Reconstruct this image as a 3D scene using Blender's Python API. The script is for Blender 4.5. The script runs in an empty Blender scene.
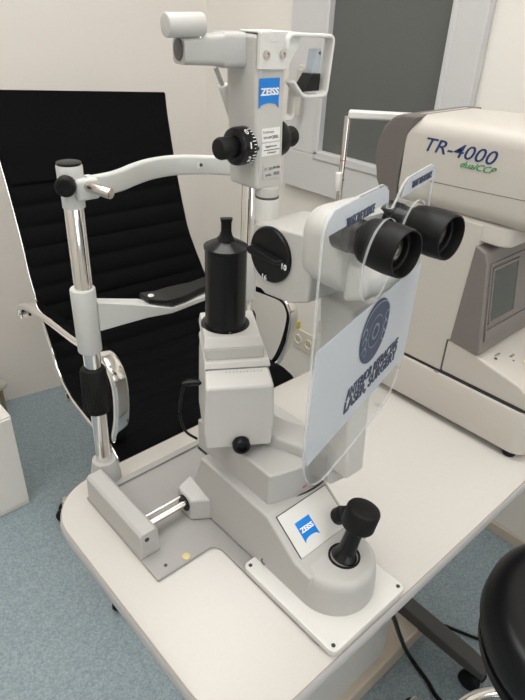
import bpy, bmesh, math, random
from mathutils import Vector as V, Matrix as M4
random.seed(4)
PI=math.pi
SC=bpy.context.scene
COL=SC.collection
T=0.75            # table top height

# ------------------------------------------------------------------ materials
def nt(name):
    m=bpy.data.materials.new(name); m.use_nodes=True
    n=m.node_tree; b=n.nodes['Principled BSDF']; return m,n,b
def mat(name,col,rough=.5,metal=0,bump=0,bscale=200,var=0,vscale=30,coat=0,spec=.5):
    m,n,b=nt(name)
    b.inputs['Base Color'].default_value=(*col,1); b.inputs['Roughness'].default_value=rough
    b.inputs['Metallic'].default_value=metal; b.inputs['Coat Weight'].default_value=coat
    b.inputs['Specular IOR Level'].default_value=spec
    tc=n.nodes.new('ShaderNodeTexCoord')
    if var:
        z=n.nodes.new('ShaderNodeTexNoise'); z.inputs['Scale'].default_value=vscale; z.inputs['Detail'].default_value=4
        r=n.nodes.new('ShaderNodeValToRGB')
        r.color_ramp.elements[0].position=.3; r.color_ramp.elements[1].position=.7
        r.color_ramp.elements[0].color=(*[c*(1-var) for c in col],1); r.color_ramp.elements[1].color=(*[min(1,c*(1+var)) for c in col],1)
        n.links.new(tc.outputs['Object'],z.inputs['Vector']); n.links.new(z.outputs['Fac'],r.inputs['Fac'])
        n.links.new(r.outputs['Color'],b.inputs['Base Color'])
    if bump:
        z=n.nodes.new('ShaderNodeTexNoise'); z.inputs['Scale'].default_value=bscale
        bp=n.nodes.new('ShaderNodeBump'); bp.inputs['Strength'].default_value=bump; bp.inputs['Distance'].default_value=.001
        n.links.new(tc.outputs['Object'],z.inputs['Vector']); n.links.new(z.outputs['Fac'],bp.inputs['Height'])
        n.links.new(bp.outputs['Normal'],b.inputs['Normal'])
    return m
GREY=mat('grey_enamel',(.42,.41,.39),.42,bump=.12,bscale=900)
LIGHT=mat('light_enamel',(.51,.498,.47),.42,bump=.12,bscale=900)
PLATE=mat('grey_plate',(.32,.31,.295),.45)
BARM=mat('bar_enamel',(.52,.525,.50),.4,bump=.12,bscale=900)
WHITE=mat('white_plastic',(.64,.63,.60),.35)
CREAM=mat('cream_plastic',(.50,.468,.42),.42,bump=.08,bscale=700)
BAND=mat('taupe_plastic',(.135,.118,.108),.5,bump=.08,bscale=700)
MON=mat('monitor_plastic',(.17,.15,.14),.5,bump=.1,bscale=900)
CHROME=mat('chrome',(.80,.78,.75),.09,1)
STEEL=mat('brushed_steel',(.62,.58,.54),.25,1)
BLACK=mat('black_plastic',(.005,.005,.006),.38,spec=.25)
RUB=mat('black_rubber',(.006,.006,.006),.5,spec=.22)
SATIN=mat('black_metal',(.006,.006,.007),.24,spec=.3)
BLUE=mat('badge_blue',(.0,.19,.62),.35)
NAVY=mat('navy_print',(.012,.035,.13),.4)
GREEN=mat('green_print',(.01,.26,.08),.4)
INK=mat('ink',(.03,.03,.035),.5)
GINK=mat('grey_ink',(.2,.2,.2),.6)
WINK=mat('white_print',(.85,.85,.85),.5)
RED=mat('red_mark',(.55,.03,.06),.4)
PAPER=mat('paper_label',(.78,.77,.74),.5)
GLASSD=mat('dark_lens',(.02,.018,.02),.04,spec=1,coat=1)
SCREEN=mat('screen_glass',(.045,.055,.05),.2,spec=.3,var=.15,vscale=8)
TABLE=mat('table_laminate',(.50,.475,.44),.36,var=.012,vscale=300)
EDGE=mat('table_edge_band',(.45,.44,.43),.4)
BROWN=mat('brown_seam',(.32,.27,.23),.6)
PANEL=mat('leg_panel',(.56,.55,.52),.5)
BEIGE=mat('beige_base',(.52,.45,.37),.5)
DGREY=mat('dark_grey_metal',(.075,.073,.072),.45,bump=.1,bscale=500)
MESHF=mat('black_fabric',(.0035,.0035,.004),.85,bump=.25,bscale=1600,spec=.08)
LEATH=mat('black_vinyl',(.005,.005,.006),.33,bump=.08,bscale=120,spec=.3)
FRAMEW=mat('window_pvc',(.56,.555,.55),.35)
BLIND=mat('blind_fabric',(.105,.11,.102),.8,bump=.15,bscale=1200,var=.03,vscale=500)
YEL=mat('yellow_sticker',(.60,.50,.24),.5)
YTAG=mat('yellow_tag',(.55,.45,.03),.5)
SOCK=mat('socket_plastic',(.66,.62,.52),.4)
CAB=mat('white_cabinet_paint',(.78,.75,.70),.45)
BRASS=mat('tarnished_brass',(.42,.33,.2),.35,.8)
LED=mat('green_lamp',(.62,.70,.30),.4)
def wallmat(name,c):
    return mat(name,c,.8,bump=.15,bscale=160,var=.015,vscale=3)
WALLA=wallmat('wall_paint_back',(.70,.655,.605)); WALLB=wallmat('wall_paint_right',(.76,.725,.67))
CEIL=wallmat('ceiling_paint',(.8,.78,.74))
def floor_mat():
    m,n,b=nt('speckled_vinyl')
    tc=n.nodes.new('ShaderNodeTexCoord')
    v=n.nodes.new('ShaderNodeTexVoronoi'); v.inputs['Scale'].default_value=260
    z=n.nodes.new('ShaderNodeTexNoise'); z.inputs['Scale'].default_value=190; z.inputs['Detail'].default_value=7; z.inputs['Roughness'].default_value=.7
    r=n.nodes.new('ShaderNodeValToRGB'); e=r.color_ramp.elements
    e[0].position=.33; e[0].color=(.170,.220,.248,1); e[1].position=.66; e[1].color=(.360,.425,.450,1)
    x=e.new(.5); x.color=(.262,.325,.350,1)
    r2=n.nodes.new('ShaderNodeValToRGB'); f=r2.color_ramp.elements
    f[0].position=.12; f[0].color=(.52,.54,.56,1); f[1].position=.34; f[1].color=(1,1,1,1)
    mx=n.nodes.new('ShaderNodeMix'); mx.data_type='RGBA'; mx.blend_type='MULTIPLY'; mx.inputs['Factor'].default_value=.35
    z2=n.nodes.new('ShaderNodeTexNoise'); z2.inputs['Scale'].default_value=110
    cm=n.nodes.new('ShaderNodeMapRange'); cm.inputs['From Min'].default_value=.52; cm.inputs['From Max'].default_value=.62
    L=n.links.new
    for q in (v,z,z2): L(tc.outputs['Object'],q.inputs['Vector'])
    L(z.outputs['Fac'],r.inputs['Fac']); L(v.outputs['Distance'],r2.inputs['Fac'])
    L(z2.outputs['Fac'],cm.inputs['Value'])
    ms=n.nodes.new('ShaderNodeMath'); ms.operation='MULTIPLY'; ms.inputs[1].default_value=.95
    L(cm.outputs['Result'],ms.inputs[0]); L(ms.outputs[0],mx.inputs['Factor'])
    L(r.outputs['Color'],mx.inputs['A']); L(r2.outputs['Color'],mx.inputs['B']); L(mx.outputs['Result'],b.inputs['Base Color'])
    b.inputs['Roughness'].default_value=.42
    return m
FLOORM=floor_mat()
def clearmat(name,tint,gl,frost=0,fcol=(.8,.84,.9)):
    m=bpy.data.materials.new(name); m.use_nodes=True; n=m.node_tree; n.nodes.clear()
    o=n.nodes.new('ShaderNodeOutputMaterial'); t=n.nodes.new('ShaderNodeBsdfTransparent'); t.inputs[0].default_value=(*tint,1)
    g=n.nodes.new('ShaderNodeBsdfGlossy'); g.inputs['Roughness'].default_value=.06
    lw=n.nodes.new('ShaderNodeLayerWeight'); lw.inputs[0].default_value=gl
    mx=n.nodes.new('ShaderNodeMixShader'); L=n.links.new
    L(lw.outputs[1],mx.inputs[0]) if 0 else None; ml=n.nodes.new('ShaderNodeMath'); ml.operation='POWER'; ml.inputs[1].default_value=3; L(lw.outputs['Facing'],ml.inputs[0]); m2=n.nodes.new('ShaderNodeMath'); m2.operation='MULTIPLY'; m2.inputs[1].default_value=.35; L(ml.outputs[0],m2.inputs[0]); L(m2.outputs[0],mx.inputs[0]); L(t.outputs[0],mx.inputs[1]); L(g.outputs[0],mx.inputs[2]); out=mx
    if frost:
        d=n.nodes.new('ShaderNodeBsdfDiffuse'); d.inputs[0].default_value=(*fcol,1)
        tr=n.nodes.new('ShaderNodeBsdfTranslucent'); tr.inputs[0].default_value=(*fcol,1)
        a=n.nodes.new('ShaderNodeMixShader'); a.inputs[0].default_value=.35; L(d.outputs[0],a.inputs[1]); L(tr.outputs[0],a.inputs[2])
        b=n.nodes.new('ShaderNodeMixShader'); b.inputs[0].default_value=frost; L(mx.outputs[0],b.inputs[1]); L(a.outputs[0],b.inputs[2]); out=b
    L(out.outputs[0],o.inputs[0]); return m
CLEAR=clearmat('clear_acrylic',(.965,.975,.975),.5)
CEDGE=clearmat('acrylic_edge',(.9,.93,.95),.5,.5,(.86,.88,.88))
FROST=clearmat('frosted_film',(.9,.93,.97),.5,.72,(.66,.68,.71))
LOGOM=clearmat('printed_film',(.5,.53,.6),.5,.85,(.14,.16,.22))
LOGOL=clearmat('printed_film_pale',(.8,.8,.9),.5,.8,(.36,.40,.47))
MIRR=clearmat('clear_prism',(.75,.8,.84),.5,.35,(.75,.8,.84))
def emis(name,c,s):
    m,n,b=nt(name); b.inputs['Base Color'].default_value=(*c,1); b.inputs['Emission Color'].default_value=(*c,1); b.inputs['Emission Strength'].default_value=s; return m

# ------------------------------------------------------------------ mesh helper
WO={}   # world origin of every object made here
class MB:
    def __init__(s): s.b=bmesh.new()
    def hexa(s,p):   # 8 points: bottom 4 ccw, top 4
        v=[s.b.verts.new(q) for q in p]
        for f in ((3,2,1,0),(4,5,6,7),(0,1,5,4),(1,2,6,5),(2,3,7,6),(3,0,4,7)): s.b.faces.new([v[i] for i in f])
        return s
    def box(s,x0,x1,y0,y1,z0,z1):
        return s.hexa([(x0,y0,z0),(x1,y0,z0),(x1,y1,z0),(x0,y1,z0),(x0,y0,z1),(x1,y0,z1),(x1,y1,z1),(x0,y1,z1)])
    def obox(s,c,ux,uy,uz,a,b,h):   # oriented box, half sizes a,b,h
        c=V(c);ux=V(ux).normalized()*a;uy=V(uy).normalized()*b;uz=V(uz).normalized()*h
        P=[c-ux-uy-uz,c+ux-uy-uz,c+ux+uy-uz,c-ux+uy-uz]; P+= [q+2*uz for q in P]
        return s.hexa(P)
    def prism(s,pts,off):   # planar polygon swept by off
        off=V(off); a=[s.b.verts.new(p) for p in pts]; c=[s.b.verts.new(V(p)+off) for p in pts]; n=len(pts)
        s.b.faces.new(a[::-1]); s.b.faces.new(c)
        for i in range(n): s.b.faces.new((a[i],a[(i+1)%n],c[(i+1)%n],c[i]))
        return s
    def loft(s,rings,cap=True):
        R=[[s.b.verts.new(p) for p in r] for r in rings]; n=len(R[0])
        for a,c in zip(R,R[1:]):
            for i in range(n): s.b.faces.new((a[i],a[(i+1)%n],c[(i+1)%n],c[i]))
        if cap: s.b.faces.new(R[0][::-1]); s.b.faces.new(R[-1])
        return s
    def lathe(s,prof,o=(0,0,0),ax=(0,0,1),seg=40,cap=True):   # prof: (r,h) list
        o=V(o);ax=V(ax).normalized(); u=ax.orthogonal().normalized(); w=ax.cross(u)
        return s.loft([[o+ax*h+(u*math.cos(2*PI*i/seg)+w*math.sin(2*PI*i/seg))*max(r,1e-5) for i in range(seg)] for r,h in prof],cap)
    def cyl(s,p,q,r,r2=None,seg=32):
        p=V(p);q=V(q); return s.lathe([(r,0),(r if r2 is None else r2,(q-p).length)],p,q-p,seg)
    def rcyl(s,p,q,r,e=.002,seg=40):
        p=V(p);q=V(q);L=(q-p).length; return s.lathe([(r-e,0),(r-e*.3,e*.3),(r,e),(r,L-e),(r-e*.3,L-e*.3),(r-e,L)],p,q-p,seg)
    def sweep(s,path,sec,up=(0,0,1),closed=False,scale=None):   # sec: 2d points (side, up)
        P=[V(p) for p in path]; n=len(P); up=V(up); R=[]
        for i in range(n):
            if closed: t=P[(i+1)%n]-P[i-1]
            else: t=P[min(i+1,n-1)]-P[max(i-1,0)]
            t.normalize(); a=t.cross(up)
            if a.length<1e-4: a=t.orthogonal()
            a.normalize(); c=a.cross(t); k=scale[i] if scale else 1
            R.append([P[i]+a*x*k+c*y*k for x,y in sec])
        if closed: R.append(R[0]); 
        if closed:
            VV=[[s.b.verts.new(p) for p in r] for r in R[:-1]]; m=len(sec)
            for j in range(n):
                A=VV[j];C=VV[(j+1)%n]
                for i in range(m): s.b.faces.new((A[i],A[(i+1)%m],C[(i+1)%m],C[i]))
            return s
        return s.loft(R)
    def tube(s,path,r,seg=14,up=(0,0,1),closed=False):
        return s.sweep(path,[(r*math.cos(2*PI*i/seg),r*math.sin(2*PI*i/seg)) for i in range(seg)],up,closed)
    def build(s,name,m,parent=None,bevel=0,bseg=3,smooth=40,loc=None,mats=None):
        bmesh.ops.recalc_face_normals(s.b,faces=s.b.faces)
        if smooth:
            for f in s.b.faces: f.smooth=True
            for e in s.b.edges:
                if len(e.link_faces)==2 and e.calc_face_angle(0)>math.radians(smooth): e.smooth=False
        me=bpy.data.meshes.new(name); 
        vs=[v.co for v in s.b.verts]
        lo=V([min(v[i] for v in vs) for i in range(3)]); hi=V([max(v[i] for v in vs) for i in range(3)])
        o0=V(loc) if loc else V(((lo.x+hi.x)/2,(lo.y+hi.y)/2,lo.z))
        bmesh.ops.translate(s.b,verts=s.b.verts,vec=-o0)
        s.b.to_mesh(me); s.b.free()
        ob=bpy.data.objects.new(name,me); COL.objects.link(ob)
        me.materials.append(m)
        WO[ob.name]=o0
        if parent: ob.parent=parent; ob.location=o0-WO[parent.name]
        else: ob.location=o0
        if bevel:
            md=ob.modifiers.new('bevel','BEVEL'); md.width=bevel; md.segments=bseg; md.limit_method='ANGLE'; md.angle_limit=math.radians(30); md.harden_normals=True
        return ob
def tag(o,label=None,cat=None,group=None,kind=None):
    if label: o['label']=label
    if cat: o['category']=cat
    if group: o['group']=group
    if kind: o['kind']=kind
    return o
def empty(name,loc,label,cat,group=None):
    o=bpy.data.objects.new(name,None); COL.objects.link(o); o.location=loc; o.empty_display_size=.05; WO[o.name]=V(loc); return tag(o,label,cat,group)
def arc(c,r,a0,a1,n,f):
    return [f(c[0]+r*math.cos(math.radians(a0+(a1-a0)*i/n)),c[1]+r*math.sin(math.radians(a0+(a1-a0)*i/n))) for i in range(n+1)]
def smoothpath(pts,n=6):
    P=[V(p) for p in pts]; out=[]
    for i in range(len(P)-1):
        a=P[max(i-1,0)];b=P[i];c=P[i+1];d=P[min(i+2,len(P)-1)]
        for k in range(n):
            t=k/n; out.append(.5*((2*b)+(c-a)*t+(2*a-5*b+4*c-d)*t*t+(3*b-a-3*c+d)*t**3))
    out.append(P[-1]); return out
def rrect(a,b,r,n=4):   # rounded rectangle section, half sizes
    out=[]
    for cx,cy,s0 in ((a-r,b-r,0),(-a+r,b-r,90),(-a+r,-b+r,180),(a-r,-b+r,270)):
        for i in range(n+1):
            t=math.radians(s0+90*i/n); out.append((cx+r*math.cos(t),cy+r*math.sin(t)))
    return out
def curve_mesh(cu):
    o=bpy.data.objects.new('tmp',cu); COL.objects.link(o); bpy.context.view_layer.update()
    dg=bpy.context.evaluated_depsgraph_get(); me=bpy.data.meshes.new_from_object(o.evaluated_get(dg)); bpy.data.objects.remove(o); return me
def text(s,P,ux,uy,w,h,m,parent,name='lettering',th=.0003,bold=0,shear=0,spacing=1):
    """text centred at P, reading along ux, up along uy, fitted to w x h"""
    cu=bpy.data.curves.new('tx','FONT'); cu.body=s; cu.size=1; cu.extrude=.01; cu.offset=bold; cu.shear=shear; cu.space_character=spacing; cu.resolution_u=3
    me=curve_mesh(cu); b=MB(); b.b.from_mesh(me)
    vs=b.b.verts; x0=min(v.co.x for v in vs);x1=max(v.co.x for v in vs);y0=min(v.co.y for v in vs);y1=max(v.co.y for v in vs)
    ux=V(ux).normalized();uy=V(uy).normalized();uz=ux.cross(uy);P=V(P)
    for v in vs:
        q=v.co; v.co=P+ux*((q.x-(x0+x1)/2)/(x1-x0)*w)+uy*((q.y-(y0+y1)/2)/(y1-y0)*h)+uz*(q.z/.01*th)
    return b.build(name,m,parent,smooth=0)
def struct(name,b,m,**k):
    o=b.build(name,m,**k); o['kind']='structure'; return o

# ------------------------------------------------------------------ room
XR=1.40
ang=math.atan2(1.965-1.84,.60-1.40); wd=V((math.cos(ang),math.sin(ang),0)); wn=V((-wd.y,wd.x,0)); 
if wn.y<0: wn=-wn
A=V((1.40,1.84,0)); Bp=A+wd*3.4
b=MB(); b.prism([A+V((.0,0,0)),A+wn*.12+V((.12,0,0)),Bp+wn*.12,Bp],(0,0,2.7)); struct('wall_back',b,WALLA,smooth=0)
b=MB()
wy0,wy1,wz0,wz1=.84,1.275,.93,2.1
b.box(XR,XR+.12,-2.1,1.84,0,wz0); b.box(XR,XR+.12,-2.1,1.84,wz1,2.7); b.box(XR,XR+.12,-2.1,wy0,wz0,wz1); b.box(XR,XR+.12,wy1,1.84,wz0,wz1)
struct('wall_right',b,WALLB,smooth=0)
b=MB(); b.box(-2.05,1.60,-2.1,2.7,-.05,0); struct('floor',b,FLOORM,smooth=0)
b=MB(); b.box(-2.05,1.60,-2.1,2.7,2.7,2.75); struct('ceiling',b,CEIL,smooth=0)
b=MB(); b.box(-2.05,-1.96,-2.1,2.4,0,2.7); struct('wall_left',b,WALLA,smooth=0)
b=MB(); b.box(-1.96,1.40,-2.1,-2.0,0,2.7); struct('wall_front',b,WALLA,smooth=0)
b=MB(); b.box(XR-.012,XR,-2.0,1.84,0,.035); struct('baseboard_right',b,BEIGE,bevel=.003)
# window
w=empty('window_1',(XR,1.08,.84),None,None); w['kind']='structure'
b=MB(); F0,F1,G0,G1=.775,1.393,.862,1.250; Z0,Z1,Z2,Z3=.84,.955,2.05,2.17
for (a,c,d,e) in ((F0,F1,Z0,Z1),(F0,F1,Z2,Z3),(F0,G0,Z1,Z2),(G1,F1,Z1,Z2)): b.box(XR-.03,XR-.002,a,c,d,e)
b.build('window_frame',FRAMEW,w,bevel=.003)
b=MB()
for (a,c,d,e) in ((G0-.012,G1+.012,Z1-.012,Z1+.014),(G0-.012,G1+.012,Z2-.01,Z2+.014),(G0-.012,G0+.004,Z1,Z2),(G1-.006,G1+.012,Z1,Z2)): b.box(XR-.034,XR-.004,a,c,d,e)
b.build('window_sash',FRAMEW,w,bevel=.004)
b=MB(); b.box(XR-.012,XR-.008,G0-.005,G1+.005,Z1-.005,Z2+.005); b.build('roller_blind',BLIND,w)
b=MB(); b.box(XR-.046,XR-.03,1.305,1.335,1.16,1.20); b.box(XR-.06,XR-.046,1.31,1.33,1.06,1.19); b.build('window_handle',CREAM,w,bevel=.004)
# socket
s=empty('wall_socket',(XR,1.25,.27),'cream double wall socket low on the wall between office chair and machine','socket')
b=MB(); b.box(XR-.008,XR-.0005,1.20,1.31,.245,.325); b.build('socket_plate',SOCK,s,bevel=.003)
for yy in (1.228,1.282):
    b=MB(); b.lathe([(.019,0),(.019,.004),(.015,.004),(.014,.001)],(XR-.008,yy,.283),(-1,0,0),24); h=b.build('outlet',SOCK,s)
    b=MB(); b.cyl((XR-.0085,yy-.006,.283),(XR-.0105,yy-.006,.283),.0022,seg=10); b.cyl((XR-.0085,yy+.006,.283),(XR-.0105,yy+.006,.283),.0022,seg=10); b.build('pin_hole',INK,h)
b=MB(); b.box(XR-.012,XR-.0005,1.285,1.345,.325,.352); s2=b.build('sticker',YTAG); tag(s2,'small yellow tag on the wall above the cream socket','tag')
# valve at back wall
v0=empty('pipe_valve',(.50,1.95,.10),'small brass pipe valve at the foot of the back wall behind the white cabinet','valve')
b=MB(); b.cyl((.50,1.975,.13),(.50,1.90,.13),.009,seg=16); b.cyl((.50,1.91,.0),(.50,1.91,.15),.008,seg=16); b.build('valve_body',BRASS,v0)
b=MB(); b.lathe([(.006,0),(.02,.004),(.022,.012),(.012,.018)],(.50,1.90,.13),(0,-1,0),12); b.build('handwheel',SOCK,v0)
# cabinet lower left
cb=empty('white_cabinet',(.19,1.52,0),'white low cabinet standing on the floor at the far left','cabinet')
b=MB(); b.box(-.25,.38,1.409,1.80,0,.335); b.build('carcass',CAB,cb,bevel=.002)
b=MB(); b.box(-.25,.378,1.402,1.409,.02,.33); b.build('door',CAB,cb,bevel=.0015)
# ceiling lights
def clight(x,y,label,st,sx=.6,sy=.6):
    c=empty('ceiling_light',(x,y,2.68),label,'light','ceiling panels')
    LM=emis('light_panel',(1,.985,.965),st)
    b=MB(); b.box(x-sx+.02,x+sx-.02,y-sy+.02,y+sy-.02,2.685,2.689); b.build('diffuser',LM,c)
    b=MB()
    for q in ((x-sx,x+sx,y-sy,y-sy+.02),(x-sx,x+sx,y+sy-.02,y+sy),(x-sx,x-sx+.02,y-sy,y+sy),(x+sx-.02,x+sx,y-sy,y+sy)): b.box(*q,2.68,2.70)
    b.build('light_frame',WHITE,c)
clight(.30,-1.05,'square lit ceiling panel towards the wall behind the camera',3.2)
clight(.35,.75,'square lit ceiling panel between the instrument table and the office chair',6.2)
clight(-1.15,.2,'square lit ceiling panel near the left wall',4.6)
w2=empty('added_fill_panel',(-.1,-1.99,.9),None,None); w2['kind']='structure'  # added glowing panel, unseen behind the camera, brightens faces turned towards it
b=MB(); b.box(-.9,.9,-1.998,-1.99,.95,2.25); b.build('fill_glow_pane',emis('fill_glow',(.93,.97,1),2.0),w2)
b=MB()
for q in ((-.97,.97,.88,.95),(-.97,.97,2.25,2.32)): b.box(q[0],q[1],-1.998,-1.96,q[2],q[3])
for q in ((-.97,-.9),(.9,.97),(-.03,.03)): b.box(q[0],q[1],-1.998,-1.962,.95,2.25)
b.build('window_frame',FRAMEW,w2,bevel=.004)  # frame around the added fill panel

# ------------------------------------------------------------------ instrument table
t=empty('instrument_table',(.72,.41,0),'white laminate instrument table with rounded corners carrying both eye instruments','table')
def tabpoly(z,x0=.183,x1=1.27,y0=.203,y1=.622,r=.075):
    pts=[]
    for cx,cy,s0 in ((x1-r,y1-r,0),(x0+r,y1-r,90),(x0+r,y0+r,180),(x1-r,y0+r,270)):
        for i in range(13):
            q=math.radians(s0+90*i/12); pts.append((cx+r*math.cos(q),cy+r*math.sin(q),z))
    return pts
b=MB(); b.loft([tabpoly(T-.0008,.1845,1.2685,.2045,.6205,.0735),tabpoly(T,.1855,1.2675,.2055,.6195,.0725)]); b.prism(tabpoly(T-.022,.19,1.26,.21,.615,.07),(0,0,.0213)); b.build('tabletop',TABLE,t)
b=MB(); b.loft([tabpoly(T-.0016,.1838,1.2692,.2038,.6212,.0742),tabpoly(T-.0006,.1836,1.2694,.2036,.6214,.0744)]); b.build('edge_seam',BROWN,t)
b=MB(); b.loft([tabpoly(T-.030,.188,1.265,.208,.617,.07),tabpoly(T-.027,.184,1.269,.204,.621,.074),tabpoly(T-.014,.181,1.272,.201,.624,.077),tabpoly(T-.004,.1825,1.2705,.2025,.6225,.0755),tabpoly(T-.0014,.184,1.269,.204,.621,.074)]); b.build('edge_band',EDGE,t)
b=MB(); b.box(.45,.787,.375,.56,.058,.72); b.build('column',PANEL,t,bevel=.004)
b=MB(); b.box(.40,.952,.357,.56,.0,.060); b.build('column_base',BEIGE,t,bevel=.006)
def footbar(x,side):
    b=MB(); 
    b.loft([[(x-.020,.19,.058),(x+.020,.19,.058),(x+.018,.19,.078),(x-.018,.19,.078)],[(x-.022,.24,.055),(x+.022,.24,.055),(x+.020,.24,.085),(x-.020,.24,.085)],[(x-.022,.58,.055),(x+.022,.58,.055),(x+.020,.58,.095),(x-.020,.58,.095)]])
    f=b.build('foot_bar',DGREY,t,bevel=.004)
    for yy in (.215,.555):
        b=MB(); b.cyl((x,yy,.04),(x,yy,.055),.012); b.box(x-.012,x+.012,yy-.022,yy+.02,.028,.045); b.build('caster_fork',BLACK,f,bevel=.003)
        b=MB(); b.rcyl((x-.024,yy,.025),(x-.007,yy,.025),.025,.004); b.rcyl((x+.007,yy,.025),(x+.024,yy,.025),.025,.004); b.build('caster_wheel',RUB,f)
footbar(.925,1)
footbar(.43,-1)

# ------------------------------------------------------------------ cables on the floor
b=MB(); b.tube(smoothpath([(.56,.335,.62),(.61,.332,.50),(.661,.330,.40),(.718,.338,.30),(.779,.347,.18),(.836,.345,.06),(.858,.323,.006),(.846,.28,.006),(.831,.237,.006),(.84,.15,.005),(.9,.05,.005)],8),.005); tag(b.build('power_cable',BLACK),'black cable hanging from under the table and curving over the floor','cable')
b=MB(); b.tube(smoothpath([(.96,.40,.005),(.99,.36,.005),(1.04,.25,.005),(1.09,.18,.005),(1.15,.10,.005)],8),.004); tag(b.build('power_cable',BLACK),'thin black cable lying on the floor right of the grey foot bar','cable')

# ------------------------------------------------------------------ stool
st=empty('round_stool',(.745,.020,0),'round black vinyl stool with chrome foot ring at the lower right','stool')
sc=V((.745,.020,0))
b=MB(); b.lathe([(.02,.518),(.13,.518),(.160,.525),(.176,.54),(.181,.56),(.178,.585),(.166,.60),(.150,.606),(.135,.604),(.11,.598),(.05,.594),(.0,.593)],sc,(0,0,1),72); b.build('seat',LEATH,st)
b=MB(); b.lathe([(.163,.505),(.172,.508),(.172,.522),(.163,.525)],sc,(0,0,1),64,False); b.build('seat_rim',BLACK,st)
b=MB(); b.rcyl(sc+V((0,0,.08)),sc+V((0,0,.52)),.025); b.build('gas_lift',CHROME,st)
b=MB(); b.tube([(.745+.16*math.cos(a*PI/24),.020+.16*math.sin(a*PI/24),.15) for a in range(48)],.011,closed=True)
for k in range(3):
    a=k*2*PI/3+.4; b.tube([(.745,.020,.15),(.745+.16*math.cos(a),.020+.16*math.sin(a),.15)],.007)
b.build('foot_ring',CHROME,st)
for k in range(5):
    a=k*2*PI/5+.3; d=V((math.cos(a),math.sin(a),0)); q=V((-d.y,d.x,0))
    b=MB(); b.loft([[sc+d*.02+q*.02+V((0,0,.07)),sc+d*.02-q*.02+V((0,0,.07)),sc+d*.02-q*.02+V((0,0,.10)),sc+d*.02+q*.02+V((0,0,.10))],[sc+d*.25+q*.012+V((0,0,.055)),sc+d*.25-q*.012+V((0,0,.055)),sc+d*.25-q*.012+V((0,0,.07)),sc+d*.25+q*.012+V((0,0,.07))]]); lg=b.build('leg',CHROME,st,bevel=.003)
    b=MB(); c=sc+d*.24+V((0,0,.025)); b.rcyl(c-q*.018,c+q*.018,.025,.004); b.cyl(c,c+V((0,0,.032)),.006); b.build('caster',RUB,lg)

# ------------------------------------------------------------------ office chair
CC=V((.70,1.07,0)); ca=math.radians(-4)
cu_,cv_=V((math.cos(ca),math.sin(ca),0)),V((-math.sin(ca),math.cos(ca),0))   # lateral, backward
def cw(x,y,z):
    k=max(0,min(1,(z-.56)/.26)); k=k*k*(3-2*k)
    return CC+cu_*(x-.030*k)+cv_*y+V((0,0,z-x*.055*max(0,(z-.90)/.25)))
ch=empty('office_chair',CC,'black ribbed high-back office chair with chrome frame behind the table','chair')
prof=[(.338,1.150),(.326,1.10),(.310,1.05),(.288,.98),(.262,.90),(.235,.82),(.208,.73),(.190,.65),(.170,.585),(.135,.540),(.08,.520),(0,.512),(-.08,.512),(-.14,.516),(-.178,.510),(-.20,.49),(-.205,.47)]
pp=smoothpath([(0,y,z) for y,z in prof],10)
L=[0]
for a_,b_ in zip(pp,pp[1:]): L.append(L[-1]+(b_-a_).length)
def hw(l): # half width along the sling
    return .224-.008*math.sin(PI*min(1,max(0,l/.5)))+.024*min(1,max(0,(l-.35)/.4))
def sling(side_in,thick):
    rows=[]; 
    N=int(L[-1]/.004)
    for k in range(N+1):
        l=L[-1]*k/N
        j=max(i for i in range(len(L)) if L[i]<=l+1e-9); j=min(j,len(L)-2); f=(l-L[j])/(L[j+1]-L[j]); p=pp[j].lerp(pp[j+1],f); tn=(pp[j+1]-pp[j]).normalized()
        nrm=V((0,tn.z,-tn.y))      # which way: towards the sitter
        if nrm.y>0 and tn.z<-.5: nrm=-nrm
        rib=0
        if l>.195: rib=.008*(abs(math.sin(PI*(l-.195)/.047))**.5)-.004
        else: rib=.004
        rows.append((p,nrm,rib,hw(l)-side_in))
    return rows
rows=sling(-.002,.01)
b=MB(); XS=[-1,-.97,-.9,-.5,0,.5,.9,.97,1]; EX=[.2,.8,1,1,1,1,1,.8,.2]
rings=[]
for p,nrm,rib,w_ in rows:
    ring=[]
    for xs,ex in zip(XS,EX):
        q=p+nrm*(.006+(rib+.004)*ex); ring.append(cw(w_*xs,q.y,q.z))
    for xs,ex in list(zip(XS,EX))[::-1]:
        q=p-nrm*(.004+.3*(rib+.004)*ex); ring.append(cw(w_*xs,q.y,q.z))
    rings.append(ring)
b.loft(rings); b.build('ribbed_sling',MESHF,ch,smooth=60)
for s_ in (-1,1):
    b=MB(); b.sweep([cw(s_*(hw(L[i])+.003),pp[i].y+.004,pp[i].z-.004) for i in range(len(pp))],rrect(.006,.0045,.003),up=cu_); b.build('side_frame',CHROME,ch)
b=MB(); b.tube([cw(-.226,.338,1.146),cw(.226,.338,1.146)],.0065); b.build('top_bar',MESHF,ch)
for side,ap_ in ((-1,[(.445,1.335,.655),(.445,1.338,.668),(.444,1.322,.690),(.44,1.26,.715),(.44,1.15,.728),(.44,1.02,.735),(.44,.93,.748),(.44,.885,.740),(.44,.862,.70),(.442,.872,.62),(.45,.91,.54),(.49,.97,.485)]),
                 (1,[(.93,1.27,.67),(.965,1.22,.68),(.97,1.12,.688),(.97,1.04,.696),(.97,.955,.702),(.97,.925,.68),(.97,.922,.64),(.967,.94,.56),(.955,.965,.50),(.92,1.0,.478)])):
    b=MB(); b.sweep(smoothpath(ap_,8),rrect(.009,.016,.006),up=V((1,0,0))); b.build('armrest',CHROME,ch,smooth=60)
b=MB(); b.box(.70-.09,.70+.09,1.0,1.18,.455,.485); b.build('seat_mechanism',DGREY,ch,bevel=.006)
for y_ in (-.1,.1):
    b=MB(); b.tube([cw(-.25,y_,.485),cw(.25,y_,.485)],.011); b.build('cross_bar',CHROME,ch)
c0=V((.685,1.075,0))
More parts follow.
